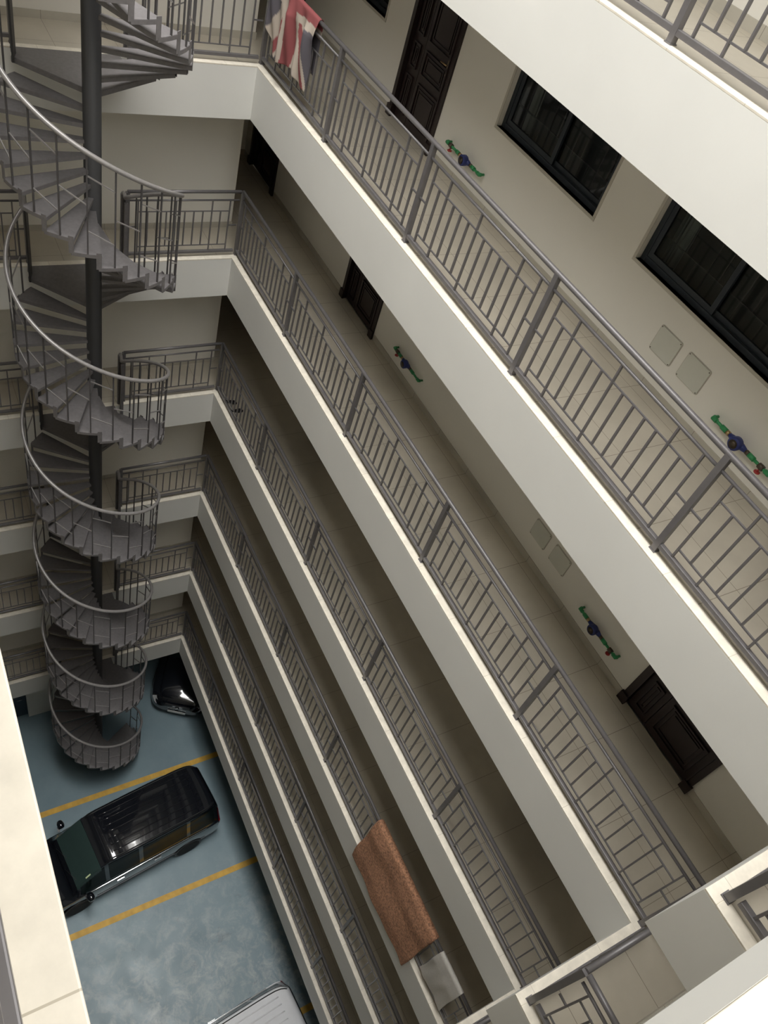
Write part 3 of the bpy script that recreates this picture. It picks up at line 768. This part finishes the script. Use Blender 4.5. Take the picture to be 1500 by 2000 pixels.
def build_car(name, st, loc, rz, paint, label, L, wheels, win_u, ws_u, rw_u, roofv=(9, 10), ribs=0, sedan=False, screen=None):
    t = empty(name, (loc[0], loc[1], ZG), rz); tag(t, label, 'car')
    S = car_surface(st); nst = len(st)-1
    body = car_patch(S, 0, nst, 0, 10, nst*6, 40, 0.0)
    for u, flip in ((0, False), (nst, True)):
        n0 = len(body.v); vs = [S(u, 10*j/40) for j in range(41)]
        ring_ = [(p[0], p[1], p[2]) for p in vs]+[(p[0], -p[1], p[2]) for p in reversed(vs[:-1])]
        body.add(ring_, [tuple(range(len(ring_)))])
    o = body.obj('body', paint, t)
    bm = bmesh.new(); bm.from_mesh(o.data); bmesh.ops.remove_doubles(bm, verts=bm.verts, dist=0.0008); bmesh.ops.recalc_face_normals(bm, faces=bm.faces); bm.to_mesh(o.data); bm.free()
    for x, hw in wheels:
        for s in (-1, 1):
            MB().lathe([(0.37, -0.005), (0.385, 0.012), (0.345, 0.016), (0.0, 0.014)] if s > 0 else [(0.37, 0.005), (0.385, -0.012), (0.345, -0.016), (0.0, -0.014)], 28, 'y', (x, s*(hw+0.0), 0.34)).obj('wheel_arch', M['trim_black'], t)
            wheel(t, x, s*(hw-0.075), 0.325)
    def solid(mb, nm, m, th=0.006, par=None):
        q = mb.obj(nm, m, par or t); return q
    for s in (-1, 1):
        for (a, b) in win_u: solid(car_patch(S, a, b, 5.25, 6.85, 10, 8, 0.006, s), 'side_window', M['glass'])
    solid(car_patch(S, ws_u[0], ws_u[1], 6.6 if not sedan else 6.6, 10, 10, 18, 0.006), 'windscreen', M['wglass'])
    solid(car_patch(S, rw_u[0], rw_u[1], 6.9, 10, 8, 16, 0.006), 'rear_window', M['glass'])
    return t, S, st
vanst = [(-2.36, .66, .34, .75, .50, .95), (-2.33, .79, .26, .95, .56, 1.35), (-2.20, .85, .24, 1.02, .56, 1.72), (-1.9, .868, .24, 1.02, .665, 1.83), (-1.0, .87, .24, 1.01, .68, 1.86),
         (0.1, .87, .24, 1.00, .675, 1.86), (0.72, .87, .24, .99, .655, 1.82), (1.42, .865, .24, .96, .66, 1.22), (1.60, .86, .24, .93, .70, 1.03), (2.05, .82, .24, .82, .66, .92), (2.28, .74, .26, .66, .56, .76), (2.36, .62, .34, .56, .46, .62)]
def van(loc, rz, paint, label, ribs=7, name='van'):
    t, S, st = build_car(name, vanst, loc, rz, paint, label, 4.7, [(1.47, .865), (-1.42, .868)], [(2.3, 3.55), (3.65, 4.7), (4.8, 5.9), (6.05, 6.85)], (6.15, 6.98), (1.05, 1.85))
    # raised ribs pressed in the roof
    for i in range(ribs):
        y = -0.48+0.96*i/(ribs-1)
        pts = []
        for q in range(13):
            x = -1.9+2.35*q/12; u = None
            # find station parameter for this x
            lo, hi = 2.0, 6.0
            for _ in range(24):
                mid = (lo+hi)/2
                if S(mid, 9)[0] < x: lo = mid
                else: hi = mid
            st_ = crom(vanst, lo); z = st_[5]+0.004-0.022*(abs(y)/st_[4])**3
            pts.append((x, y, z))
        MB().tube(pts, 0.013, 6).obj('roof_rib', paint, t)
    for s in (-1, 1):
        # roof drip rail
        pts = [];
        for q in range(15):
            u = 2.2+(6.0-2.2)*q/14; p = S(u, 7.9); pts.append((p[0], s*p[1], p[2]+0.01))
        MB().tube(pts, 0.012, 6).obj('roof_rail', M['trim_black'], t)
        # mirror
        mm = MB(); mm.lathe([(0.0, -0.12), (0.06, -0.10), (0.085, -0.03), (0.085, 0.04), (0.06, 0.09), (0.0, 0.10)], 18, 'y', (1.20, s*0.98, 1.07))
        mo = mm.obj('side_mirror', paint, t); MB().bar((1.28, s*0.86, 0.99), (1.27, s*0.98, 1.01), 0.05, 0.04).obj('mirror_arm', M['trim_black'], mo)
        for x in (0.42, -0.55): MB().bar((x-0.09, s*0.885, 0.86), (x+0.09, s*0.885, 0.86), 0.022, 0.028).obj('door_handle', M['chrome'], t)
        MB().bar((-1.9, s*0.882, 0.45), (1.0, s*0.882, 0.45), 0.012, 0.05).obj('side_moulding', M['trim_black'], t)
        MB().bar((-1.9, s*0.845, 1.015), (1.2, s*0.85, 0.99), 0.012, 0.012).obj('window_trim', M['chrome'], t)
        car_patch(S, 9.1, 10.3, 4.6, 8.4, 8, 8, 0.008, s).obj('headlamp', M['lamp'], t)
        car_patch(S, 0.6, 1.6, 3.6, 6.6, 6, 8, 0.008, s).obj('tail_lamp', M['tail'], t)
    wp = MB(); wp.tube([(1.50, -0.45, 1.17), (1.36, -0.05, 1.28)], 0.008, 6); wp.tube([(1.50, 0.1, 1.17), (1.36, 0.5, 1.27)], 0.008, 6); wp.obj('wiper', M['trim_black'], t)
    for i in range(4): MB().bar((2.33+0.008*i, -0.42, 0.60+0.045*i-0.10), (2.33+0.008*i, 0.42, 0.60+0.045*i-0.10), 0.02, 0.012).obj('grille_bar', M['chrome'], t)
    MB().box(2.39, 2.40, -0.22, 0.22, 0.36, 0.46).obj('number_plate', M['plate'], t)
    MB().box(-2.40, -2.385, -0.22, 0.22, 0.60, 0.70).obj('number_plate', M['plate'], t)
    MB().tube([(0.55, 0.30, 1.84), (0.52, 0.30, 1.87)], [0.03, 0.015], 8).obj('roof_aerial', M['trim_black'], t)
    return t, S
vt, vS = van((3.86, -2.58), R(-82.5), M['black_paint'], 'black van parked across from the spiral stair with ribbed roof', name='van')
p = car_patch(vS, 6.45, 6.60, 7.55, 7.9, 2, 2, 0.012, 1); p.obj('permit_sticker', M['sticker'], vt)
van((9.50, -2.34), R(-85), M['white_paint'], 'white van roof at the bottom edge of the photograph', name='van')

sedst = [(-2.42, .70, .34, .62, .50, .82), (-2.34, .82, .26, .88, .62, 1.02), (-1.95, .88, .22, .93, .66, 1.08), (-1.35, .895, .20, .93, .60, 1.30), (-0.75, .90, .20, .93, .57, 1.44), (0.0, .90, .20, .92, .58, 1.46),
         (0.45, .90, .20, .91, .57, 1.40), (1.10, .895, .20, .89, .66, 1.03), (1.40, .89, .20, .86, .66, .96), (1.95, .86, .20, .76, .62, .86), (2.28, .76, .22, .62, .54, .74), (2.42, .56, .30, .50, .40, .56)]
st_, sS, _ = build_car('sedan', sedst, (0.72-2.42*math.cos(R(-33)), -0.16-2.42*math.sin(R(-33))), R(-33), M['black_paint'], 'glossy black sedan tucked under the far corner gallery', 4.84,
                       [(1.45, .88), (-1.42, .89)], [(3.0, 4.3), (4.4, 5.6), (5.7, 6.6)], (6.1, 6.95), (2.15, 3.5), sedan=True)
for s in (-1, 1):
    car_patch(sS, 9.75, 10.6, 4.6, 6.0, 8, 8, 0.010, s).obj('headlamp', M['lamp'], st_)
    mo = MB().lathe([(0.0, -0.09), (0.05, -0.075), (0.07, 0.0), (0.05, 0.075), (0.0, 0.09)], 14, 'y', (0.85, s*1.0, 0.98)).obj('side_mirror', M['black_paint'], st_)
    MB().bar((0.85, s*0.86, 0.95), (0.85, s*0.96, 0.96), 0.05, 0.035).obj('mirror_arm', M['trim_black'], mo)
    car_patch(sS, 0.6, 1.4, 4.4, 7.2, 6, 8, 0.008, s).obj('tail_lamp', M['tail'], st_)
    MB().bar((0.3, s*0.905, 0.80), (0.12, s*0.905, 0.80), 0.02, 0.024).obj('door_handle', M['chrome'], st_)
    MB().bar((-0.8, s*0.905, 0.79), (-0.98, s*0.905, 0.79), 0.02, 0.024).obj('door_handle', M['chrome'], st_)
MB().box(2.34, 2.41, -0.36, 0.36, 0.44, 0.64).obj('grille', M['trim_black'], st_)
for i in range(3):
    for s in (-1, 1): MB().bar((2.435-0.012*i, s*0.06, 0.47+0.06*i), (2.40-0.012*i, s*0.35, 0.47+0.06*i), 0.02, 0.022).obj('grille_bar', M['chrome'], st_)
MB().lathe([(0.045, 2.43), (0.05, 2.44), (0.0, 2.445)], 20, 'x', (0, 0, 0.53)).obj('round_badge', M['chrome'], st_)
MB().box(2.445, 2.455, -0.26, 0.26, 0.30, 0.40).obj('number_plate', M['plate'], st_)
